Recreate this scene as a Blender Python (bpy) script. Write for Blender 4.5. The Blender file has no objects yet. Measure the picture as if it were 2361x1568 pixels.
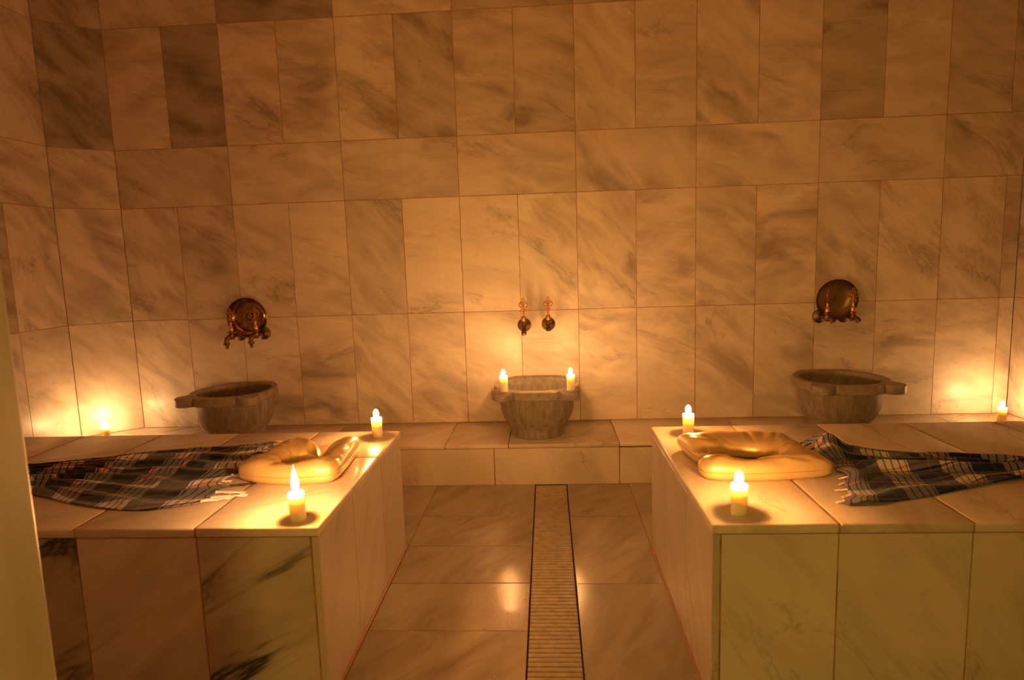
import bpy, bmesh, math, random
from mathutils import Vector, Matrix, noise
random.seed(7)
S = 1.3                       # all numbers below are in wall-tile units (tile = 0.3); S turns them into metres
PI = math.pi
scene = bpy.context.scene
COL = scene.collection

# ------------------------------------------------------------------ helpers
def link(name, bm, mats, parent=None, loc=(0, 0, 0), rot=(0, 0, 0), smooth=None):
    me = bpy.data.meshes.new(name)
    bmesh.ops.recalc_face_normals(bm, faces=bm.faces[:])
    for v in bm.verts: v.co *= S
    bm.to_mesh(me); bm.free()
    if not isinstance(mats, (list, tuple)): mats = [mats]
    for m in mats: me.materials.append(m)
    if smooth is not None:
        for p in me.polygons: p.use_smooth = True
        me.set_sharp_from_angle(angle=math.radians(smooth))
    o = bpy.data.objects.new(name, me); COL.objects.link(o)
    o.location = Vector(loc)*S; o.rotation_euler = rot
    if parent: o.parent = parent
    return o

def thing(name, label, cat, loc=(0, 0, 0), rot=(0, 0, 0), group=None):
    o = bpy.data.objects.new(name, None); COL.objects.link(o)
    o.empty_display_size = .05
    o.location = Vector(loc)*S; o.rotation_euler = rot
    tag(o, label, cat, group)
    return o

def tag(o, label, cat, group=None):
    o['label'] = label; o['category'] = cat
    if group: o['group'] = group
    return o

def struct(o): o['kind'] = 'structure'; return o

def tlayer(bm):
    return bm.loops.layers.float_color.get('tile') or bm.loops.layers.float_color.new('tile')

def box(bm, lo, hi, tone=1., ang=None, bev=.002, seg=1, mat=0, seed=None):
    L = tlayer(bm)
    lo = Vector(lo); hi = Vector(hi)
    old = set(bm.faces)
    r = bmesh.ops.create_cube(bm, size=1)
    c = (lo+hi)/2; d = hi-lo
    for v in r['verts']: v.co = Vector((v.co.x*d.x, v.co.y*d.y, v.co.z*d.z))+c
    if bev:
        es = list(set(e for v in r['verts'] for e in v.link_edges))
        bmesh.ops.bevel(bm, geom=es, offset=bev, segments=seg, affect='EDGES', profile=.5)
    fs = [f for f in bm.faces if f not in old]
    s = random.random() if seed is None else seed
    a = random.random() if ang is None else ang
    for f in fs:
        f.material_index = mat
        for l in f.loops: l[L] = (tone, s, a, 1)

def prism(bm, pts, z0, z1, tone=1., bev=.003, mat=0, seg=1):
    L = tlayer(bm)
    old = set(bm.faces)
    vs = [bm.verts.new((x, y, z0)) for x, y in pts]
    f = bm.faces.new(vs)
    r = bmesh.ops.extrude_face_region(bm, geom=[f])
    nv = [g for g in r['geom'] if isinstance(g, bmesh.types.BMVert)]
    for v in nv: v.co.z = z1
    if bev:
        es = list(set(e for v in nv for e in v.link_edges if all(abs(w.co.z-z1) < 1e-6 for w in e.verts)))
        bmesh.ops.bevel(bm, geom=es, offset=bev, segments=seg, affect='EDGES')
    fs = [f for f in bm.faces if f not in old]
    s = random.random(); a = random.random()
    for f in fs:
        f.material_index = mat
        for l in f.loops: l[L] = (tone, s, a, 1)

def lathe(bm, prof, n=32, c=(0, 0, 0), axis='Z', wave=None, mat=0, cap0=False, cap1=False):
    """prof: list of (radius, height); wave(th, r, h)->radius"""
    c = Vector(c); rings = []
    for r, h in prof:
        ring = []
        if r < 1e-6: ring = [bm.verts.new(_ax(0, 0, h, axis)+c)]
        else:
            for i in range(n):
                t = 2*PI*i/n
                rr = wave(t, r, h) if wave else r
                ring.append(bm.verts.new(_ax(rr*math.cos(t), rr*math.sin(t), h, axis)+c))
        rings.append(ring)
    for a, b in zip(rings, rings[1:]):
        for i in range(n):
            j = (i+1) % n
            q = [a[i % len(a)], a[j % len(a)], b[j % len(b)], b[i % len(b)]]
            u = []
            for v in q:
                if v not in u: u.append(v)
            if len(u) > 2:
                f = bm.faces.new(u); f.material_index = mat
    if cap0 and len(rings[0]) > 2: bm.faces.new(rings[0][::-1]).material_index = mat
    if cap1 and len(rings[-1]) > 2: bm.faces.new(rings[-1]).material_index = mat

def _ax(x, y, h, axis):
    if axis == 'Z': return Vector((x, y, h))
    if axis == 'Y': return Vector((x, -h, y))     # height grows towards the room (-y)
    return Vector((h, x, y))

def tube(bm, pts, rad, n=12, mat=0, caps=True):
    pts = [Vector(p) for p in pts]
    rads = rad if isinstance(rad, (list, tuple)) else [rad]*len(pts)
    rings = []; up = Vector((.13, .31, .94)).normalized()
    for i, p in enumerate(pts):
        d = (pts[min(i+1, len(pts)-1)]-pts[max(i-1, 0)]).normalized()
        x = up.cross(d)
        if x.length < 1e-4: x = Vector((1, 0, 0)).cross(d)
        x.normalize(); y = d.cross(x); up = y if abs(y.dot(up)) > .2 else up
        rings.append([bm.verts.new(p+(x*math.cos(2*PI*k/n)+y*math.sin(2*PI*k/n))*rads[i]) for k in range(n)])
    for a, b in zip(rings, rings[1:]):
        for k in range(n):
            bm.faces.new([a[k], a[(k+1) % n], b[(k+1) % n], b[k]]).material_index = mat
    if caps:
        bm.faces.new(rings[0][::-1]).material_index = mat; bm.faces.new(rings[-1]).material_index = mat

def torus(bm, c, R, r, sx=1., sz=1., rot=0., n=20, m=8, flat=1.):
    """ring lying in the x-z plane"""
    c = Vector(c); g = []
    for i in range(n):
        t = 2*PI*i/n; row = []
        for k in range(m):
            p = 2*PI*k/m; q = R+r*math.cos(p)
            x, z = q*math.cos(t)*sx, q*math.sin(t)*sz
            x, z = x*math.cos(rot)-z*math.sin(rot), x*math.sin(rot)+z*math.cos(rot)
            row.append(bm.verts.new(c+Vector((x, r*math.sin(p)*flat, z))))
        g.append(row)
    for i in range(n):
        for k in range(m):
            bm.faces.new([g[i][k], g[(i+1) % n][k], g[(i+1) % n][(k+1) % m], g[i][(k+1) % m]])

# ------------------------------------------------------------------ materials
class NT:
    def __init__(s, name):
        s.m = bpy.data.materials.new(name); s.m.use_nodes = True
        s.t = s.m.node_tree; s.t.nodes.clear()
        s.out = s.t.nodes.new('ShaderNodeOutputMaterial')
    def n(s, kind, props=None, **inp):
        x = s.t.nodes.new('ShaderNode'+kind)
        for k, v in (props or {}).items(): setattr(x, k, v)
        for k, v in inp.items():
            sock = x.inputs[int(k[1:])] if k[0] == '_' and k[1:].isdigit() else x.inputs[k.replace('_', ' ')]
            s.put(sock, v)
        return x
    def put(s, sock, v):
        if isinstance(v, bpy.types.NodeSocket): s.t.links.new(v, sock)
        elif isinstance(v, bpy.types.Node): s.t.links.new(v.outputs[0], sock)
        else: sock.default_value = v
    def math(s, op, a, b=0., c=0.): return s.n('Math', {'operation': op}, _0=a, _1=b, _2=c).outputs[0]
    def mix(s, f, a, b, blend='MIX'):
        x = s.n('Mix', {'data_type': 'RGBA', 'blend_type': blend})
        s.put(x.inputs[0], f); s.put(x.inputs[6], a); s.put(x.inputs[7], b)
        return x.outputs[2]
    def mapr(s, v, a, b, c=0., d=1.):
        return s.n('MapRange', None, Value=v, From_Min=a, From_Max=b, To_Min=c, To_Max=d).outputs[0]
    def surf(s, sh):
        s.t.links.new(sh.outputs[0], s.out.inputs[0]); return s.m

def rgb(r, g, b): return (r, g, b, 1)

def marble(name, base=(.75, .65, .53), cloud=(.44, .365, .285), vein=(.20, .16, .12), axis=(0, 1, 0),
           rough=.30, stretch=.38, cloud_amt=1.05, vein_amt=.55, spec=.5, wet=0., spread=1., vein_w=.020, ang0=.62):
    k = NT(name)
    co = k.n('TexCoord').outputs['Object']
    at = k.n('Attribute', {'attribute_name': 'tile'})
    sp = k.n('SeparateColor', None, Color=at.outputs['Color'])
    tone, seed, ang = sp.outputs[0], sp.outputs[1], sp.outputs[2]
    p = k.n('VectorMath', {'operation': 'SCALE'}, _0=co, Scale=1/S).outputs[0]
    raw = p
    an = k.math('MULTIPLY_ADD', ang, spread, ang0)
    p = k.n('VectorRotate', {'rotation_type': 'AXIS_ANGLE'}, Vector=p, Axis=axis, Angle=an).outputs[0]
    p = k.n('VectorMath', {'operation': 'MULTIPLY'}, _0=p, _1=(1., 1., stretch)if axis != (0, 0, 1) else (1., stretch, 1.)).outputs[0]
    off = k.n('CombineXYZ', None, X=k.math('MULTIPLY', seed, 37.), Y=k.math('MULTIPLY', seed, 91.), Z=k.math('MULTIPLY', seed, 53.))
    p = k.n('VectorMath', {'operation': 'ADD'}, _0=p, _1=off.outputs[0]).outputs[0]
    n1 = k.n('TexNoise', None, Vector=p, Scale=9., Detail=6., Roughness=.58, Distortion=.5).outputs[0]
    n2 = k.n('TexNoise', None, Vector=p, Scale=3.2, Detail=7., Roughness=.60, Distortion=.9).outputs[0]
    n3 = k.n('TexNoise', None, Vector=p, Scale=2.6, Detail=3., Roughness=.5, Distortion=.3).outputs[0]
    n4 = k.n('TexNoise', None, Vector=p, Scale=26., Detail=5., Roughness=.7, Distortion=.5).outputs[0]
    n5 = k.n('TexNoise', None, Vector=p, Scale=4.2, Detail=4., Roughness=.6, Distortion=.4).outputs[0]
    dk = k.mapr(tone, .92, .5)                         # darker slabs are also more clouded
    cl = k.math('MULTIPLY', k.mapr(n1, .40, .68), k.mapr(n3, .34, .64, .25, 1.))
    cl = k.math('MAXIMUM', cl, k.math('MULTIPLY', k.mapr(n5, .52, .74), .75))
    cl = k.math('MULTIPLY', cl, k.math('MULTIPLY_ADD', dk, .5, cloud_amt))
    sp2 = k.mapr(n4, .56, .76, 0., .55)
    cl = k.math('MAXIMUM', cl, k.math('MULTIPLY', sp2, k.mapr(n3, .46, .66)))
    v = k.mapr(k.math('ABSOLUTE', k.math('SUBTRACT', n2, .5)), .0, vein_w, 1., 0.)
    v = k.math('MULTIPLY', k.math('MULTIPLY', k.math('POWER', v, 1.5), k.mapr(n5, .46, .66)), vein_amt)
    c = k.mix(cl, rgb(*base), rgb(*cloud))
    c = k.mix(v, c, rgb(*vein))
    tn = k.n('CombineColor', None, Red=tone, Green=tone, Blue=tone)
    c = k.mix(1., c, tn.outputs[0], 'MULTIPLY')
    ra = k.mapr(n1, .3, .7, rough-.05, rough+.07)
    if wet:
        w = k.n('TexNoise', None, Vector=raw, Scale=5.5, Detail=2., Roughness=.5).outputs[0]
        ra = k.mapr(w, .3, .7, rough+.035, rough-wet)
    bmp = k.n('Bump', None, Strength=.12, Distance=.004*S,
              Height=k.n('TexNoise', None, Vector=raw, Scale=22., Detail=3., Roughness=.55).outputs[0])
    b = k.n('BsdfPrincipled', None, Base_Color=c, Roughness=ra, Specular_IOR_Level=spec, Normal=bmp)
    return k.surf(b)

def plain(name, col, rough=.5, metal=0., var=.25, scale=30., bump=.0, spec=.5, dark=None, stretch=(1, 1, 1), wn=(.35, .7)):
    k = NT(name)
    co = k.n('TexCoord').outputs['Object']
    p = k.n('VectorMath', {'operation': 'MULTIPLY'}, _0=co, _1=Vector(stretch)/S).outputs[0]
    n = k.n('TexNoise', None, Vector=p, Scale=scale, Detail=6., Roughness=.6).outputs[0]
    d = dark or tuple(x*(1-var) for x in col)
    c = k.mix(k.mapr(n, *wn), rgb(*col), rgb(*d))
    kw = {}
    if bump: kw['Normal'] = k.n('Bump', None, Strength=bump, Distance=.003*S, Height=n).outputs[0]
    b = k.n('BsdfPrincipled', None, Base_Color=c, Roughness=rough, Metallic=metal, Specular_IOR_Level=spec, **kw)
    return k.surf(b)

M = {}
M['wall'] = marble('marble_wall', axis=(0, 1, 0), base=(.84, .73, .60), cloud=(.40, .325, .25), rough=.35)
M['slab'] = marble('marble_slab', axis=(0, 0, 1), rough=.22, stretch=.3, cloud=(.50, .42, .33), cloud_amt=.8, wet=.07)
M['floor'] = marble('marble_floor', axis=(0, 0, 1), base=(.45, .375, .29), cloud=(.24, .185, .135), rough=.22, stretch=.3, wet=.06, cloud_amt=.95)
M['panel'] = marble('marble_panel', axis=(0, 1, 0), rough=.33, cloud=(.44, .38, .31), cloud_amt=.6, spread=.5)
M['panel_veined'] = marble('marble_panel_veined', axis=(0, 1, 0), rough=.34, cloud=(.40, .33, .26), cloud_amt=.8, spread=.25, vein=(.07, .065, .055), vein_amt=1.5, vein_w=.034, stretch=.30, ang0=-1.05)
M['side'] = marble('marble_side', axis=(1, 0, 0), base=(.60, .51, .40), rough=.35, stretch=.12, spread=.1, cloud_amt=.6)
M['grout'] = plain('grout', (.50, .27, .12), .85, scale=14, dark=(.20, .095, .04))
M['gap_dark'] = plain('dark_gap', (.035, .022, .014), .9, var=.5, scale=40)  # near-black colour for the drain channel and behind the bench front tiles
M['stone'] = plain('basin_stone', (.34, .285, .225), .55, scale=9., dark=(.15, .125, .095), bump=.25, stretch=(6, 6, .8), wn=(.38, .72))
M['rim'] = plain('basin_rim_stone', (.37, .31, .245), .42, scale=26., dark=(.19, .16, .125), bump=.15)
M['brass'] = plain('aged_brass', (.30, .19, .085), .42, 1., scale=60., dark=(.09, .06, .035), bump=.3)
M['handle'] = plain('copper_handle', (.58, .31, .12), .36, 1., scale=70., dark=(.30, .14, .05), bump=.2)
M['cuff'] = plain('bright_brass', (.80, .48, .17), .38, 1., scale=70., dark=(.5, .28, .1))
M['copper'] = plain('dark_copper', (.52, .35, .20), .23, 1., scale=45., dark=(.22, .145, .085), bump=.35)
M['tin'] = plain('dull_tinned_copper', (.36, .26, .16), .42, 1., scale=12., dark=(.20, .14, .085), bump=.2)
M['steel'] = plain('drain_plastic', (.46, .36, .26), .42, 0., scale=30., dark=(.30, .23, .16))
M['vinyl'] = plain('gold_vinyl', (.80, .57, .24), .33, .25, var=.12, scale=14., bump=.12)
M['seam'] = plain('gold_seam', (.68, .46, .18), .45, .2, var=.3, scale=60.)
M['plaster'] = plain('plaster', (.60, .52, .43), .8, scale=5.)
M['jamb'] = plain('jamb_green_lit', (.58, .56, .30), .38, var=.22, scale=3., stretch=(4, 4, .6))  # greenish light on the jamb is put into its base colour
M['wick'] = plain('wick', (.03, .02, .015), .9)
M['caulk'] = plain('orange_caulk', (.42, .20, .09), .35, var=.3, scale=40.)

def wax():
    k = NT('candle_wax')
    b = k.n('BsdfPrincipled', {'subsurface_method': 'RANDOM_WALK'}, Base_Color=rgb(.92, .81, .60), Roughness=.42,
            Subsurface_Weight=1., Subsurface_Radius=(1., 1., 1.), Subsurface_Scale=.020*S)
    return k.surf(b)
M['wax'] = wax()

def flame():
    k = NT('candle_flame')
    co = k.n('TexCoord').outputs['Generated']
    z = k.n('SeparateXYZ', None, Vector=co).outputs[2]
    c = k.mix(k.mapr(z, .45, 1.), rgb(1, .72, .36), rgb(1, .30, .04))
    e = k.n('Emission', None, Color=c, Strength=k.mapr(z, .5, 1., 26., 1.6))
    tr = k.n('BsdfTransparent')
    return k.surf(k.n('AddShader', None, _0=e, _1=tr))
M['flame'] = flame()

def plaid(name, dark, mid, light, accent, accent2, pu, pv):
    k = NT(name)
    uv = k.n('TexCoord').outputs['UV']
    sp = k.n('SeparateXYZ', None, Vector=uv)
    u, v = sp.outputs[0], sp.outputs[1]
    fu = k.math('FRACT', k.math('DIVIDE', u, pu)); fv = k.math('FRACT', k.math('DIVIDE', v, pv))
    def ramp(f, stops):
        r = k.n('ValToRGB', None, Fac=f); cr = r.color_ramp; cr.interpolation = 'CONSTANT'
        while len(cr.elements) > 1: cr.elements.remove(cr.elements[-1])
        cr.elements[0].position = 0; cr.elements[0].color = rgb(*stops[0][1])
        for p, c in stops[1:]:
            e = cr.elements.new(p); e.color = rgb(*c)
        return r.outputs[0]
    lines = []
    for i in range(4): lines += [(i*.115, light), (i*.115+.092, dark)]
    lines += [(.46, light), (.49, dark), (.80, mid), (.83, dark)]
    cu = ramp(fu, lines)
    cv = ramp(fv, [(0, dark), (.30, accent2), (.325, dark), (.35, accent), (.372, dark), (.40, accent2), (.42, mid), (.50, light),
                   (.66, accent), (.69, light), (.73, dark), (.755, accent), (.78, mid), (.86, accent2), (.89, dark)])
    avg = k.mix(.5, cu, cv); mul = k.mix(1., cu, cv, 'MULTIPLY')
    c = k.mix(.62, avg, mul)
    wv = k.n('TexNoise', None, Vector=k.n('VectorMath', {'operation': 'SCALE'}, _0=uv, Scale=1.).outputs[0], Scale=420., Detail=2.).outputs[0]
    c = k.mix(k.mapr(wv, .3, .7, .0, .35), c, rgb(*[x*.6 for x in dark]))
    bmp = k.n('Bump', None, Strength=.25, Distance=.001*S, Height=wv)
    b = k.n('BsdfPrincipled', None, Base_Color=c, Roughness=.95, Specular_IOR_Level=.1, Sheen_Weight=.15, Normal=bmp)
    return k.surf(b)
M['plaid_black'] = plaid('black_plaid_cotton', (.010, .011, .020), (.075, .11, .20), (.80, .86, .95), (.85, .24, .13), (.22, .07, .04), .180, .165)
M['plaid_blue'] = plaid('blue_plaid_cotton', (.012, .024, .11), (.10, .17, .36), (.76, .76, .70), (.75, .28, .11), (.16, .06, .045), .165, .19)
M['thread'] = plain('white_thread', (.82, .84, .88), .95, scale=90., dark=(.70, .32, .22), wn=(.5, .7))
M['thread_dark'] = plain('dark_thread', (.10, .045, .035), .95, scale=90., dark=(.02, .02, .025))

# ------------------------------------------------------------------ setting
ROWS = [(.0, .198), (.198, .792), (.792, 1.389), (1.389, 1.69), (1.69, 2.292), (2.292, 2.60), (2.60, 3.2)]
KIND = ['H', 'V', 'V', 'H', 'V', 'H', 'V']
J = .0012

def tile_wall(name, x0, x1, joints_v, joints_h, tones=None, loc=(0, 0, 0), rz=0., base=.92):
    bm = bmesh.new(); tlayer(bm)
    for ri, (a, b) in enumerate(ROWS):
        js = [x for x in (joints_v if KIND[ri] == 'V' else joints_h) if x0+.02 < x < x1-.02]
        xs = [x0]+sorted(js)+[x1]
        for i, (p, q) in enumerate(zip(xs, xs[1:])):
            t = base+random.uniform(-.07, .07)
            if tones and (ri, i) in tones: t = tones[(ri, i)]
            dy = random.uniform(0, .0012)
            box(bm, (p+J, dy, a+J), (q-J, .014, b-J), tone=t, bev=.0012)
    box(bm, (x0, .0016, 0), (x1, .03, 3.2), bev=0, mat=1)
    return struct(link(name, bm, [M['wall'], M['grout']], loc=loc, rot=(0, 0, rz)))

T = {}
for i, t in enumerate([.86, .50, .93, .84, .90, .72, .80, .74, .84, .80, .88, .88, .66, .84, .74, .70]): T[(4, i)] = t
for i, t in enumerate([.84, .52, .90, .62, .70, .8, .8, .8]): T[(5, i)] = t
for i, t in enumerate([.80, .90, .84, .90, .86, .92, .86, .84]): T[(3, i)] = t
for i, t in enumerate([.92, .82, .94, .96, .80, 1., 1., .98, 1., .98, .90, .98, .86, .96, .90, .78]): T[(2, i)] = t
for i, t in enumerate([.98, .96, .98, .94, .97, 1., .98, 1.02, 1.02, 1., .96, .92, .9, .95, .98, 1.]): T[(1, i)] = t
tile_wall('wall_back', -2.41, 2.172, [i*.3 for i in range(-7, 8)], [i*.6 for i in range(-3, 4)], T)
tile_wall('wall_corner', -.288, 0, [], [], {(4, 0): .50, (5, 0): .60, (2, 0): .92, (3, 0): .86, (1, 0): 1.}, loc=(-2.41, 0, 0), rz=math.atan2(.18, .225))
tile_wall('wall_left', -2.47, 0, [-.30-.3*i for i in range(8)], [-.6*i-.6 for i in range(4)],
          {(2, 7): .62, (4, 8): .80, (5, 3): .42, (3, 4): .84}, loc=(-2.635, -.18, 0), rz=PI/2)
tile_wall('wall_right', 0, 2.65, [.3*i for i in range(1, 9)], [.6*i for i in range(1, 5)], loc=(2.172, 0, 0), rz=-PI/2)

bm = bmesh.new()
for lo, hi in (((-2.67, -2.80, 0), (-.735, -2.65, 3.2)), ((.70, -2.80, 0), (2.2, -2.65, 3.2)), ((-.735, -2.80, 1.95), (.70, -2.65, 3.2))):
    box(bm, lo, hi, tone=.9, bev=0)
struct(link('wall_front', bm, M['wall']))
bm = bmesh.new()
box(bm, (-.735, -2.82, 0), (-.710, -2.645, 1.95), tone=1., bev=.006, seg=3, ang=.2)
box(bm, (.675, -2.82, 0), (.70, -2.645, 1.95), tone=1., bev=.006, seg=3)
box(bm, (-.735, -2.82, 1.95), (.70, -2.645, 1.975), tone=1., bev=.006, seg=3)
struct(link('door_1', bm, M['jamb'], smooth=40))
bm = bmesh.new(); box(bm, (-2.7, -2.8, 3.2), (2.25, .03, 3.25), bev=0)
struct(link('ceiling', bm, M['plaster']))

# floor: tiles either side of the drain slot
bm = bmesh.new(); tlayer(bm)
DX0, DX1 = -.2385, -.0895
def frow(ys, x0, x1, tone=.95):
    for a, b in zip(ys, ys[1:]):
        box(bm, (x0+.0015, b+.0015, -.02), (x1-.0015, a-.0015, random.uniform(-.0006, .0006)), tone=tone+random.uniform(-.08, .08), bev=.001, ang=random.uniform(-.25, .15))
YL = [-.40, -.777, -1.051, -1.321, -1.587, -1.86, -2.13, -2.4, -2.80]
YR = [-.40, -.79, -1.324, -1.86, -2.4, -2.80]
frow(YL, -.706, DX0)
frow([-.40, -.777, -1.2], -1.306, -.706); frow([-.40, -.777, -1.2], -1.906, -1.306); frow([-.40, -.777, -1.2], -2.66, -1.906)
frow(YR, DX1, .198)
frow([-.40, -.68, -1.2], .198, .80); frow([-.40, -.68, -1.2], .80, 1.40); frow([-.40, -.68, -1.2], 1.40, 2.172)
frow([-1.80, -2.1, -2.4, -2.80], -2.66, -.706); frow([-1.80, -2.1, -2.4, -2.80], .198, 2.172)
box(bm, (-2.66, -2.8, -.06), (DX0-.001, 0, -.0018), bev=0, mat=1)
box(bm, (DX1+.001, -2.8, -.06), (2.172, 0, -.0018), bev=0, mat=1)
struct(link('floor', bm, [M['floor'], M['grout']]))

# ------------------------------------------------------------------ drain
d = thing('floor_drain', 'ribbed drain grating set in a slot down the middle of the marble floor', 'drain', (-.164, -1.6, 0))
bm = bmesh.new()
y = -.424; n = 0
while y > -2.62:
    for s in (0,):
        lo = (-.0717, y-.0158+1.6, -.014); hi = (.0717, y+1.6, -.0015-.0006*random.random())
        box(bm, lo, hi, bev=.0025, seg=2)
    y -= .0197
link('grating', bm, M['steel'], d)
bm = bmesh.new()
for x in (-.026, .022): box(bm, (x-.003, -1.02, -.022), (x+.003, 1.17, -.013), bev=.001)
link('support_rail', bm, M['steel'], d)
bm = bmesh.new()
box(bm, (-.0735, -1.06, -.058), (.0735, 1.177, -.045), bev=0)
for s in (-1, 1): box(bm, (s*.0735-.0008, -1.06, -.045), (s*.0735+.0008, 1.177, -.004), bev=0)
link('channel', bm, M['gap_dark'], d)

# ------------------------------------------------------------------ bench along the back wall
b = thing('marble_bench', 'low marble bench running along the back wall under the three basins', 'bench', (0, -.21, 0))
bm = bmesh.new(); tlayer(bm)
Y0 = .212
prism(bm, [(-2.405, Y0-.003), (-2.625, .032), (-2.625, -.21), (-1.86, -.21), (-1.86, Y0-.003)], .179, .198, tone=.95)
def slab(x0, x1, t=.95, z=.198): box(bm, (x0+.0012, -.21, .179+(z-.198)), (x1-.0012, Y0-.003, z), tone=t, bev=.003, seg=2, ang=.1+random.uniform(-.1, .1))
slab(-1.86, -1.26); slab(-1.26, -.66); slab(-.66, -.36, .98); slab(-.36, .158, .82); slab(.158, .76, 1., .1995); slab(.76, 1.36); slab(1.36, 1.80, .97); slab(1.80, 2.170, 1.)
link('bench_top', bm, M['slab'], b, smooth=40)
bm = bmesh.new(); tlayer(bm)
for a, c in ((-2.625, -1.63), (-1.63, -1.03), (-1.03, -.429), (-.429, .158), (.158, .76), (.76, 1.36), (1.36, 2.170)):
    box(bm, (a+.0012, -.207, 0), (c-.0012, -.190, .1765 if a < .1 else .174), tone=.88, bev=.0015, ang=random.uniform(-.3, .3))
box(bm, (-2.62, -.195, .002), (2.168, -.17, .178), bev=0, mat=1)
link('bench_front', bm, [M['panel'], M['gap_dark']], b)

# ------------------------------------------------------------------ the two platforms
YN, YF, ZT = -1.885, -1.062, .450
def platform(label, sgn, xe, xw, joints, splits, tones, ntone, cx):
    p = thing('massage_platform', label, 'platform', (cx, (YN+YF)/2, 0), group='massage platforms')
    o = Vector((cx, (YN+YF)/2, 0))
    def B(bm, lo, hi, **kw):
        lo = Vector(lo); hi = Vector(hi)
        l2 = Vector((min(lo.x, hi.x), lo.y, lo.z)); h2 = Vector((max(lo.x, hi.x), hi.y, hi.z))
        box(bm, l2-o, h2-o, **kw)
    bm = bmesh.new(); tlayer(bm)
    xs = [xe]+joints+[xw]
    for i, (a, c) in enumerate(zip(xs, xs[1:])):
        ys = [YN-.004]+(splits if i == 0 else [])+[YF+.004]
        for q, r in zip(ys, ys[1:]):
            g = .0011*sgn
            B(bm, (a+(g if i else -.003*sgn), q+(.0011 if q > YN else 0), .426), (c-g, r-(.0011 if r < YF else 0), ZT+random.uniform(-.0004, .0004)),
              tone=tones[min(i, len(tones)-1)], bev=.0055, seg=3, ang=-.35*sgn+random.uniform(-.12, .12))
    B(bm, (xe+.004*sgn, YN+.001, .4262), (xw-.002*sgn, YF-.001, .4484), bev=0, mat=1)
    link('top_slab', bm, [M['slab'], M['grout']], p, smooth=35)
    bm = bmesh.new(); tlayer(bm)
    xs = [xe+.020*sgn]+joints+[xw]
    for i, (a, c) in enumerate(zip(xs, xs[1:])):
        g = .0014*sgn
        B(bm, (a+g, YN, 0), (c-g, YN+.02, .424), tone=ntone[min(i, len(ntone)-1)], bev=.0015, ang=.25+random.uniform(-.2, .2))
        B(bm, (a+g, YF-.02, 0), (c-g, YF, .424), tone=.9, bev=.0015)
    B(bm, (xe+.0025*sgn, YN+.0025, .002), (xw, YF-.0025, .4245), bev=0, mat=1)
    link('front_panel', bm, [M['panel_veined'] if sgn < 0 else M['panel'], M['grout']], p)
    bm = bmesh.new(); tlayer(bm)
    ys = [YN, -1.625, -1.33, YF]
    for q, r in zip(ys, ys[1:]):
        B(bm, (xe, q+.0012, 0), (xe+.018*sgn, r-.0012, .424), tone=random.uniform(.86, .96), bev=.0015, ang=random.uniform(-.2, .2))
    link('side_panel', bm, M['side'], p)
    bm = bmesh.new()
    tube(bm, [Vector((xe-.002*sgn, yy, .002))-o for yy in (YN, -1.6, -1.3, YF)], .0042, n=8)
    link('sealant_bead', bm, M['caulk'], p)
    return p
platform('left marble massage platform under the black plaid cloth, grey veined front', -1, -.712, -2.625,
         [-1.010, -1.310, -1.61, -1.91, -2.21], [-1.366], [1.02, .86, .84, .82], [.74, .88, .66, .7], -1.65)
platform('right marble massage platform under the blue plaid cloth, pale greenish front', 1, .200, 2.165,
         [.480, .770, 1.07, 1.37, 1.67, 1.97], [], [1.02, .84, .82, .70], [1., .92, .84, .85], 1.15)

# ------------------------------------------------------------------ candles
def flame_prof(h, r):
    if h < .05: return [(r*.40, 0), (r*.78, h*.10), (r*.97, h*.25), (r, h*.42), (r*.93, h*.60), (r*.72, h*.78), (r*.42, h*.91), (r*.18, h*.98), (0, h)]
    return [(r*.35, 0), (r*.8, h*.10), (r, h*.25), (r*.95, h*.38), (r*.70, h*.56), (r*.36, h*.76), (r*.12, h*.92), (0, h)]
POWER = .84
def candle(x, y, z, label, h=.070, r=.0185, fh=.029, fr=.0098, lean=(0, 0), power=1.):
    p = thing('pillar_candle', label, 'candle', (x, y, z), (lean[0], lean[1], random.uniform(0, 6)), group='lit candles')
    bm = bmesh.new()
    w = lambda t, rr, hh: rr*(1+.035*math.sin(3*t+1)*(hh/h)**2)
    lathe(bm, [(0, 0), (r*.97, 0), (r, .003), (r, h*.55), (r*1.03, h*.86), (r*1.05, h*.965), (r*1.0, h*.998), (r*.92, h), (r*.80, h*.985), (r*.5, h*.962), (0, h*.955)],
          40, wave=w)
    link('wax_body', bm, M['wax'], p, smooth=50)
    bm = bmesh.new(); tube(bm, [(0, 0, h*.95), (.0006, 0, h+.004), (.002, .0005, h+.010)], .0011, 8)
    link('wick', bm, M['wick'], p)
    bm = bmesh.new(); lathe(bm, flame_prof(fh, fr), 20, c=(.0008, 0, h+.003))
    f = link('flame', bm, M['flame'], p, smooth=180)
    l = bpy.data.lights.new('flame_light', 'POINT'); l.energy = 1.15*POWER*power; l.color = (1., .298, .026)
    l.shadow_soft_size = .0085*S
    lo = bpy.data.objects.new('flame_light', l); COL.objects.link(lo); lo.parent = p
    lo.location = Vector((.0008, 0, h+.004+fh*.42))*S
    return p
candle(-.775, -1.842, ZT, 'tall-flamed white candle on the near corner of the left platform, before the pillow', fh=.068, fr=.0095, lean=(0, -.05), power=1.15)
candle(.275, -1.830, ZT, 'white candle on the near corner of the right platform, in front of the gold pillow', h=.073, fr=.0105, fh=.030)
candle(-.773, -1.136, ZT, 'white candle on the far corner of the left platform, behind the gold pillow', power=1.15)
candle(.308, -1.158, ZT, 'white candle on the far corner of the right platform, behind the gold pillow', power=1.15)
candle(-.373, -.404, .4485, 'white candle on the left lug of the middle stone basin', h=.075, power=.52)
candle(-.062, -.403, .4485, 'white candle on the right lug of the middle stone basin', h=.075, power=.52)
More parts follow.
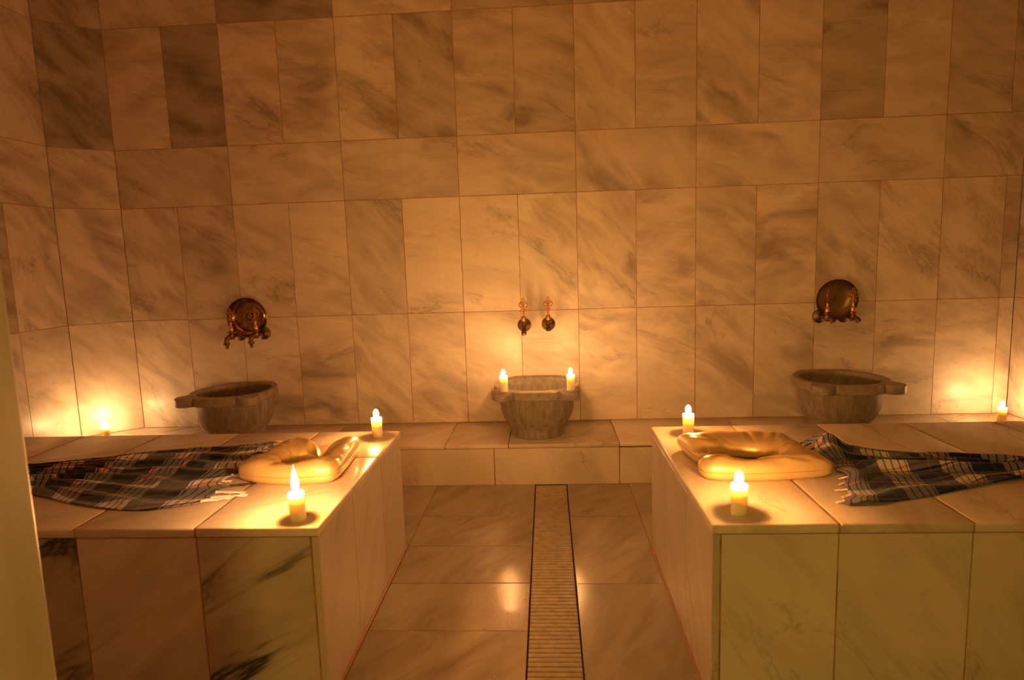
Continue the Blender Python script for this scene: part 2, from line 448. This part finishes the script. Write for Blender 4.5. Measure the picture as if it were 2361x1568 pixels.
candle(-2.470, -.222, .198, 'white candle on the bench in the left corner of the room', power=.23)
candle(2.03, -.172, .198, 'white candle on the bench in the right corner of the room', h=.075, power=.23)

# ------------------------------------------------------------------ basins
HALF = [(0, -.222), (.055, -.220), (.098, -.209), (.108, -.196), (.122, -.211), (.142, -.222), (.165, -.225), (.188, -.215), (.203, -.196), (.208, -.172), (.203, -.150),
        (.190, -.132), (.177, -.118), (.192, -.090), (.204, -.055), (.209, -.015), (.206, .03), (.194, .08), (.172, .125), (.142, .168), (.118, .20), (.09, .2085), (0, .2095)]
def basin(x, y, z, label, rz=0., mir=1, k=1.):
    p = thing('stone_basin', label, 'basin', (x, y, z), group='carved stone basins')
    bm = bmesh.new()
    R0 = [(.130, 0), (.133, .004), (.132, .038), (.136, .048), (.150, .062), (.166, .088), (.177, .120), (.183, .160), (.185, .212)]
    lathe(bm, [(0, 0)]+R0+[(.176, .214), (.174, .16), (.165, .12), (.145, .085), (.10, .058), (.04, .048), (0, .047)], 64)
    link('bowl', bm, M['stone'], p, smooth=40)
    # rim: lobed collar with a round opening
    bm = bmesh.new()
    out = [(a, c) for a, c in HALF]+[(-a, c) for a, c in HALF[-2:0:-1]]
    n = len(out); z0, z1 = .208, .2495
    def ring(f, zz): return [bm.verts.new((f(i)[0]*k, f(i)[1], zz)) for i in range(n)]
    off = Vector((0, -.004))
    ang = [math.atan2(c, a) for a, c in out]
    o_ = lambda s: (lambda i: (out[i][0]*s, out[i][1]*s))
    inn = lambda r: (lambda i: (r*math.cos(ang[i]), r*math.sin(ang[i])))
    rings = [ring(inn(.1775), z0), ring(o_(.985), z0), ring(o_(1.), z0+.004), ring(o_(1.), z1-.004), ring(o_(.985), z1), ring(inn(.184), z1), ring(inn(.179), z1-.003)]
    for a, c in zip(rings, rings[1:]+rings[:1]):
        for i in range(n): bm.faces.new([a[i], a[(i+1) % n], c[(i+1) % n], c[i]])
    r = link('rim', bm, M['rim'], p, smooth=32)
    return p
basin(-.2245, -.226, .2002, 'grey stone basin in the middle of the bench with a candle on each front lug')
basin(-1.755, -.232, .2002, 'grey stone basin at the left end of the bench below the decorated bowl', k=.98)
basin(1.230, -.232, .2002, 'grey stone basin at the right end of the bench below the plain bowl')

# ------------------------------------------------------------------ taps
def tap(x, z, label, spout='short', turn=0., face=0., lean=0., group='brass wall taps'):
    p = thing('brass_tap', label, 'tap', (x, 0, z), group=group)
    bm = bmesh.new()
    rib = lambda t, r, h: r*(1+.018*math.cos(18*t)) if r > .012 else r
    lathe(bm, [(.034, -.003), (.0355, .004), (.034, .009), (.026, .013), (.017, .016), (.012, .020)], 108, axis='Y', wave=rib, cap0=True, cap1=True)
    link('wall_flange', bm, M['brass'], p, smooth=35)
    bm = bmesh.new()
    lathe(bm, [(.0095, .018), (.0095, .050), (.0115, .054), (.0115, .060), (.009, .064), (.0095, .095)], 24, axis='Y', cap0=True, cap1=True)
    yb = -.095
    lathe(bm, [(0, -.018), (.010, -.017), (.0135, -.008), (.014, .006), (.0125, .016), (.016, .020), (.016, .026), (.0105, .029), (0, .029)], 24, c=(0, yb, 0))
    link('valve_body', bm, M['brass'], p, smooth=35)
    bm = bmesh.new()
    ca, sa = math.cos(turn), math.sin(turn)
    q = lambda a, zz: Vector((sa*a, yb-ca*a, zz))
    if spout == 'long':
        pts = [q(0, -.002), q(.014, -.002), q(.026, -.010), q(.030, -.024), q(.030, -.034)]
        tube(bm, pts, [.0115, .0125, .0125, .012, .0125], 16)
        lathe(bm, [(.0165, -.034), (.0165, -.041), (.011, -.044), (.0085, -.048), (.0085, -.062), (.006, -.063)], 16, c=q(.030, 0), cap0=True, cap1=True)
    elif spout == 'drop':
        pts = [q(0, -.002), q(.018, -.004), q(.030, -.014), q(.034, -.026)]
        tube(bm, pts, [.0115, .0125, .0125, .012], 16)
        lathe(bm, [(.0145, -.026), (.0145, -.031), (.011, -.033), (.010, -.040), (.006, -.040)], 16, c=q(.034, 0), cap0=True, cap1=True)
    else:
        pts = [q(0, -.002), q(.016, -.003), q(.028, -.010), q(.034, -.019)]
        tube(bm, pts, [.0115, .0125, .013, .013], 16, caps=False)
        tube(bm, [pts[2], pts[3]], [.008, .0095], 16)
    link('spout', bm, M['brass'], p, smooth=40)
    hd = bpy.data.objects.new('handle_pivot', None)
    bpy.data.objects.remove(hd)
    R = Matrix.Rotation(face, 4, 'Z') @ Matrix.Rotation(lean, 4, 'Y')
    bm = bmesh.new()
    lathe(bm, [(0, .029), (.0115, .029), (.0125, .034), (.0115, .050), (.0095, .054), (.006, .056), (.0055, .066), (.0085, .068), (.0085, .072), (.0055, .074), (0, .074)], 20, c=(0, yb, 0))
    link('handle_collar', bm, M['cuff'], p, smooth=35)
    bm = bmesh.new()
    w = .0026
    torus(bm, (0, 0, .135), .0068, w, .85, 1.25)
    torus(bm, (-.0125, 0, .1105), .0088, w, .85, 1.25, rot=.75)
    torus(bm, (.0125, 0, .1105), .0088, w, .85, 1.25, rot=-.75)
    torus(bm, (-.0052, 0, .1205), .0050, w*.85, .9, 1.1); torus(bm, (.0052, 0, .1205), .0050, w*.85, .9, 1.1)
    torus(bm, (-.0055, 0, .0855), .0052, w, 1., 1.1, rot=.5); torus(bm, (.0055, 0, .0855), .0052, w, 1., 1.1, rot=-.5)
    for s in (-1, 1):
        tube(bm, [(0, 0, .098), (s*.010, 0, .086), (s*.016, 0, .078)], [.0022, .002, .0014], 8)
        tube(bm, [(s*.004, 0, .103), (s*.017, 0, .1005), (s*.0225, 0, .111), (s*.020, 0, .122), (s*.009, 0, .129)], w, 8)
    tube(bm, [(0, 0, .074), (0, 0, .098), (0, 0, .116)], [.003, .0034, .0022], 8)
    tube(bm, [(0, 0, .142), (0, 0, .149)], [.003, .0012], 8)
    for v in bm.verts: v.co = R @ v.co; v.co.y += yb
    link('handle', bm, M['handle'], p, smooth=60)
    return p
tap(-.284, .716, 'ornate brass tap above the middle basin, left of the pair, with drooping spout', 'drop', turn=.06, group='taps above the middle basin')
tap(-.158, .719, 'ornate brass tap above the middle basin, right of the pair, with short open spout', 'short', group='taps above the middle basin')
tap(-1.684, .710, 'dark brass tap with its handle standing in front of the decorated bowl', 'long', turn=-.75, face=.25, group='taps above the left basin')
tap(-1.816, .706, 'dark brass tap at the left edge of the decorated bowl, handle turned sideways', 'long', turn=-.65, face=1.25, group='taps above the left basin')
tap(1.222, .722, 'dark brass tap at the left edge of the plain bowl, handle turned sideways', 'short', turn=.55, face=.9, lean=.05, group='taps above the right basin')
tap(1.344, .722, 'dark brass tap at the right edge of the plain bowl, handle facing the room', 'short', turn=.5, face=-.2, group='taps above the right basin')

# ------------------------------------------------------------------ bowls resting on the tap pipes
def wallbowl(x, z, r, label, kind, tilt=0., pan=0.):
    p = thing('metal_bowl', label, 'bowl', (x, -.004, z), (tilt, 0, pan), group='metal bathing bowls')
    bm = bmesh.new()
    if kind == 'decor':
        prof = [(0, .004), (r*.72, .004), (r*.80, .010), (r*.93, .030), (r*.985, .050), (r, .056), (r*.985, .057), (r*.955, .048), (r*.90, .030), (r*.80, .018),
                (r*.77, .016), (r*.74, .020), (r*.70, .0205), (r*.68, .014), (0, .013)]
        lathe(bm, prof, 72, axis='Y')
        link('bowl_body', bm, M['copper'], p, smooth=50)
        bm = bmesh.new()
        lathe(bm, [(0, .020), (r*.14, .020), (r*.165, .0165), (r*.185, .0205), (r*.20, .0165), (r*.21, .012)], 40, axis='Y')
        link('centre_boss', bm, M['copper'], p, smooth=50)
        bm = bmesh.new()
        for q, m in ((.30, 8), (.44, 14), (.57, 20)):
            for i in range(m):
                t = 2*PI*i/m+q*5
                c = Vector((r*q*math.cos(t), -.0135, r*q*math.sin(t)))
                torus(bm, c, .0052, .0014, 1., .7, rot=t, n=12, m=6)
        link('embossed_pattern', bm, M['copper'], p, smooth=60)
    else:
        prof = [(0, .004), (r*.55, .005), (r*.75, .011), (r*.90, .026), (r*.975, .046), (r, .056), (r*.99, .058), (r*.965, .049), (r*.88, .028), (r*.73, .014), (r*.55, .0085), (0, .008)]
        lathe(bm, prof, 72, axis='Y')
        link('bowl_body', bm, M['tin'], p, smooth=50)
        bm = bmesh.new(); lathe(bm, [(0, .0115), (r*.10, .0105), (r*.12, .0075)], 32, axis='Y')
        link('centre_boss', bm, M['tin'], p, smooth=50)
    return p
wallbowl(-1.748, .802, .106, 'embossed copper bowl leaning on the wall above the left basin taps', 'decor', tilt=.05, pan=.06)
wallbowl(1.286, .812, .102, 'plain dark metal bowl leaning on the wall above the right basin taps', 'plain', tilt=.05, pan=-.04)

# ------------------------------------------------------------------ pillows
def spline(pts, n):
    P = [Vector(p) for p in pts]
    res = []
    d = [0]
    for a, c in zip(P, P[1:]): d.append(d[-1]+(c-a).length)
    for i in range(n):
        t = d[-1]*i/(n-1)
        k = 0
        while k < len(P)-2 and t > d[k+1]: k += 1
        f = (t-d[k])/max(d[k+1]-d[k], 1e-9)
        p0 = P[max(k-1, 0)]; p1 = P[k]; p2 = P[k+1]; p3 = P[min(k+2, len(P)-1)]
        tens = .5
        m1 = (p2-p0)*tens*.8; m2 = (p3-p1)*tens*.8
        res.append((2*f**3-3*f**2+1)*p1+(f**3-2*f**2+f)*m1+(-2*f**3+3*f**2)*p2+(f**3-f**2)*m2)
    return res
def pillow(label, outer, inner, H, z0, ends=(.6, .6), seed=0):
    n = 150; m = 16
    c = sum((Vector(p) for p in outer), Vector((0, 0)))/len(outer)
    p = thing('donut_pillow', label, 'pillow', (c.x, c.y, z0), group='gold pillows with a centre hole')
    O = spline(outer, n); I = spline(inner, n)
    bm = bmesh.new(); rings = []; seam = []
    zs = .026
    for i in range(n):
        t = i/(n-1)
        e = min(1, (t/.10)) if t < .5 else min(1, (1-t)/.10)
        e = math.sin(e*PI/2)
        w = (O[i]-I[i]).length
        h = H*min(1, (w/.10)**.6)*(.22+.78*e)
        ring = []
        for k in range(2*m):
            a = PI*k/m
            s = .5-.5*math.cos(a)             # 0 inner .. 1 outer
            s = s if k <= m else .5-.5*math.cos(2*PI-a)
            q = I[i].lerp(O[i], s)
            sn = abs(math.sin(a))**.72
            wr = noise.noise(Vector((t*34+seed, s*2.2, 1.7)))*(.0070*(1-e)+.0022+.0042*max(0, s-.70)*3)
            wr -= .0030*max(0, 1-abs(noise.noise(Vector((t*11+seed*2, s*1.6, 4.4))))*9)
            if k <= m: z = zs+h*sn+wr*sn*1.4
            else: z = max(zs-.0255*sn*1.15, .0006)
            ring.append(bm.verts.new((q.x-c.x, q.y-c.y, z)))
        rings.append(ring); seam.append((O[i].x-c.x, O[i].y-c.y, zs))
    for a, b2 in zip(rings, rings[1:]):
        for k in range(2*m): bm.faces.new([a[k], a[(k+1) % (2*m)], b2[(k+1) % (2*m)], b2[k]])
    bm.faces.new(rings[0][::-1]); bm.faces.new(rings[-1])
    link('cushion', bm, M['vinyl'], p, smooth=75)
    bm = bmesh.new(); tube(bm, seam, .0012, 8)
    link('seam_piping', bm, M['seam'], p, smooth=80)
    return p
pillow('gold pillow with a centre hole beside the black plaid cloth on the left platform',
       [(-.864, -1.428), (-.845, -1.385), (-.815, -1.325), (-.790, -1.300), (-.777, -1.330), (-.768, -1.45), (-.762, -1.56), (-.770, -1.600), (-.80, -1.612), (-.90, -1.622), (-1.00, -1.605), (-1.052, -1.582),
        (-1.058, -1.565), (-1.045, -1.52), (-1.025, -1.42), (-1.008, -1.345), (-.985, -1.318), (-.955, -1.325), (-.91, -1.36), (-.880, -1.400), (-.872, -1.425)],
       [(-.858, -1.447), (-.838, -1.458), (-.826, -1.49), (-.832, -1.53), (-.860, -1.556), (-.895, -1.562), (-.925, -1.556), (-.945, -1.535), (-.952, -1.50), (-.940, -1.465), (-.912, -1.447), (-.876, -1.443)],
       .042, ZT, seed=3)
pillow('gold pillow with a centre hole beside the blue plaid cloth on the right platform',
       [(.292, -1.497), (.268, -1.488), (.250, -1.45), (.236, -1.35), (.238, -1.318), (.262, -1.305), (.35, -1.302), (.45, -1.312), (.545, -1.325), (.566, -1.345), (.572, -1.45), (.592, -1.57), (.590, -1.600), (.56, -1.612),
        (.45, -1.628), (.35, -1.630), (.265, -1.622), (.246, -1.605), (.243, -1.565), (.262, -1.522), (.290, -1.506)],
       [(.306, -1.494), (.322, -1.468), (.355, -1.450), (.40, -1.448), (.442, -1.460), (.470, -1.490), (.472, -1.522), (.450, -1.553), (.405, -1.572), (.36, -1.568), (.325, -1.545), (.306, -1.512)],
       .037, ZT, seed=9)

# ------------------------------------------------------------------ cloths
def cloth(label, far, near, mat, group, L, Wd, folds, amp, hump=None, seed=0, endfn=None, ns=150, nt=110):
    c = Vector((sum(p[0] for p in far+near)/len(far+near), sum(p[1] for p in far+near)/len(far+near)))
    p = thing('plaid_cloth', label, 'cloth', (c.x, c.y, ZT), group=group)
    F = spline(far, ns); N = spline(near, ns)
    bm = bmesh.new(); uvl = bm.loops.layers.uv.new('UVMap')
    g = []; UV = {}
    for i in range(ns):
        s = i/(ns-1); row = []
        for j in range(nt):
            t = j/(nt-1)
            q = F[i].lerp(N[i], t)
            wob = noise.noise(Vector((s*2.2+seed, t*1.3, .3)))
            ph = t*folds+.9*wob+.35*noise.noise(Vector((s*5+seed, t*4, 2.2)))
            f = .5+.5*math.sin(2*PI*ph)
            edge = min(1, t/.05, (1-t)/.05)
            z = .0025+amp*(f**1.6)*(.35+.65*s)*(.25+.75*edge)*(.6+.8*abs(noise.noise(Vector((s*3, t*5+seed, 5.)))))
            z += .0035*abs(noise.noise(Vector((s*14+seed, t*22, 9.))))
            if hump: z += hump(s, t)
            sx = 0.
            if endfn: 
                dx, dy = endfn(s, t); q = q+Vector((dx, dy))
            v = bm.verts.new((q.x-c.x, q.y-c.y, z)); row.append(v)
            UV[v] = (s*L, t*Wd+.03*wob*0+.012*math.sin(2*PI*ph))
        g.append(row)
    for i in range(ns-1):
        for j in range(nt-1):
            fc = bm.faces.new([g[i][j], g[i+1][j], g[i+1][j+1], g[i][j+1]])
            for l in fc.loops: l[uvl].uv = UV[l.vert]
    ends = [(g[0][j].co.copy()) for j in range(nt)]
    o = link('fabric', bm, mat, p, smooth=180)
    sd = o.modifiers.new('thickness', 'SOLIDIFY'); sd.thickness = .0016*S; sd.offset = 1
    return p, ends, c

def tassel(p, a, dirv, ln, mat, thick=.0035):
    bm = bmesh.new()
    a = Vector(a); d = Vector(dirv).normalized(); s = Vector((-d.y, d.x, 0))
    for k in range(4):
        pts = []
        for i in range(9):
            t = i/8
            w = math.sin(t*9+k*1.57)*thick*.5*(1-.3*t)+(k-1.5)*thick*.75*t*t
            q = a+d*ln*t+s*w
            q.z = max(.0016, a.z*(1-t)*.8+.002+abs(math.cos(t*9+k*1.57))*thick*.6)
            pts.append(q)
        tube(bm, pts, [thick*.42]*5+[thick*.36, thick*.32, thick*.26, thick*.15], 6)
    return link('tassel', bm, mat, p, smooth=80)

p, ends, c = cloth('black and white plaid cloth with tasselled end spread on the left platform',
    [(-1.126, -1.195), (-1.247, -1.229), (-1.336, -1.240), (-1.441, -1.271), (-1.539, -1.297), (-1.62, -1.350), (-1.712, -1.392), (-1.83, -1.425), (-2.0, -1.47), (-2.12, -1.50)],
    [(-1.085, -1.745), (-1.150, -1.770), (-1.197, -1.785), (-1.292, -1.776), (-1.406, -1.745), (-1.504, -1.706), (-1.603, -1.668), (-1.75, -1.62), (-1.95, -1.58), (-2.10, -1.56)],
    M['plaid_black'], 'plaid cloths on the platforms', 1.02, .62, 6.5, .020, seed=1.3,
    endfn=lambda s, t: (max(0, 1-s*9)*(.016*math.sin(t*17)+.012*math.sin(t*41)+.02*t), 0))
for k, j in enumerate([1, 8, 17, 25, 34, 43, 52, 60, 69, 78, 86, 95, 103, 108]):
    tassel(p, ends[j], (.93, .25*math.sin(k*2.1)+.25, 0), .024+.022*((k*7) % 5)/4*(k < 3 or k > 9)+.044*(k > 9), M['thread_dark'] if k in (3, 7, 10) else M['thread'], .0058)
p, ends, c = cloth('blue plaid cloth crumpled beside the gold pillow on the right platform',
    [(.612, -1.306), (.645, -1.310), (.700, -1.335), (.778, -1.332), (.824, -1.368), (.914, -1.395), (1.042, -1.438), (1.161, -1.489), (1.35, -1.56), (1.50, -1.60)],
    [(.530, -1.792), (.570, -1.795), (.662, -1.769), (.770, -1.735), (.904, -1.682), (1.062, -1.628), (1.20, -1.61), (1.36, -1.63), (1.50, -1.66), (1.56, -1.675)],
    M['plaid_blue'], 'plaid cloths on the platforms', .96, .60, 4.6, .020, seed=6.1,
    hump=lambda s, t: .036*math.exp(-((s-.075)/.055)**2-((t-.06)/.16)**2)+.016*math.exp(-((s-.05)/.035)**2)*(.5+.5*math.sin(t*13))+.018*math.exp(-((t-.42-s*.25)/.07)**2)*min(1, s*5)*(1-s),
    endfn=lambda s, t: (max(0, 1-s*7)*(.010+.050*math.sin(PI*min(1, t*1.05))**.7+.008*math.sin(t*23)), 0))
for k, j in enumerate([1, 7, 14, 70, 78, 88, 97, 105]):
    tassel(p, ends[j], (-.8, .15*math.sin(k*2.7)-.1, 0), .018+.012*((k*7) % 4)/3, M['thread_dark'] if k < 3 else M['thread'], .0036)

# ------------------------------------------------------------------ water drops left of the drain
bm = bmesh.new()
for i in range(110):
    x = -.30+random.gauss(-.06, .075); y = -1.38+random.gauss(0, .19)
    if not (-.60 < x < -.245 and -1.80 < y < -.95): continue
    r = random.uniform(.0008, .0021)
    r2 = bmesh.ops.create_icosphere(bm, subdivisions=2, radius=r)
    for v in r2['verts']: v.co = Vector((v.co.x*1.3+x, v.co.y+y, max(v.co.z*.55, -.0005)+.0009))
k = NT('water'); 
M['water'] = k.surf(k.n('BsdfPrincipled', None, Base_Color=rgb(1, 1, 1), Roughness=.03, IOR=1.33, Transmission_Weight=1.))
o = link('water_drops', bm, M['water'], smooth=180)
tag(o, 'scattered water drops glinting on the floor tiles left of the drain', 'water'); o['kind'] = 'stuff'

# ------------------------------------------------------------------ light from the room behind the camera, and an added overhead fill
l = bpy.data.lights.new('hall_lamp', 'AREA'); l.shape = 'DISK'; l.size = .34*S; l.energy = 3.3; l.color = (1., .62, .085)
lo = bpy.data.objects.new('hall_lamp', l); COL.objects.link(lo)
lo.location = Vector((-.30, -4.3, 1.35))*S
lo.rotation_euler = (Vector((.6, -1.885, .3))-Vector((-.30, -4.3, 1.35))).to_track_quat('-Z', 'Y').to_euler()
l = bpy.data.lights.new('overhead_fill', 'AREA'); l.shape = 'DISK'; l.size = 2.2*S; l.energy = 1.25; l.color = (1., .25, .028)  # unseen warm fill under the ceiling, added to lift floor and walls
lo = bpy.data.objects.new('overhead_fill', l); COL.objects.link(lo); lo.location = Vector((-.2, -1.3, 3.15))*S
w = bpy.data.worlds.new('World'); scene.world = w; w.use_nodes = True
w.node_tree.nodes['Background'].inputs[0].default_value = (.02, .012, .004, 1); w.node_tree.nodes['Background'].inputs[1].default_value = .3

# ------------------------------------------------------------------ camera
p, r, yw = .1281, -.0320, -.0586
fw = Vector((math.sin(yw)*math.cos(p), math.cos(yw)*math.cos(p), -math.sin(p)))
rt = Vector((math.cos(yw), -math.sin(yw), 0)); up = rt.cross(fw)
rt2 = math.cos(r)*rt+math.sin(r)*up; up2 = -math.sin(r)*rt+math.cos(r)*up
cam = bpy.data.cameras.new('camera'); co = bpy.data.objects.new('camera', cam); COL.objects.link(co)
m = Matrix((rt2, up2, -fw)).transposed().to_4x4(); m.translation = Vector((-.1608, -3.2523, 1.0576))*S
co.matrix_world = m
cam.sensor_fit = 'HORIZONTAL'; cam.sensor_width = 36; cam.lens = 36*1436.6/2361; cam.clip_start = .02
cam.dof.use_dof = True; cam.dof.focus_distance = 2.35*S; cam.dof.aperture_fstop = 4.5
scene.camera = co
vs = scene.view_settings
vs.view_transform = 'Standard'; vs.look = 'None'; vs.gamma = 1; vs.use_curve_mapping = False
vs.exposure = 3.0
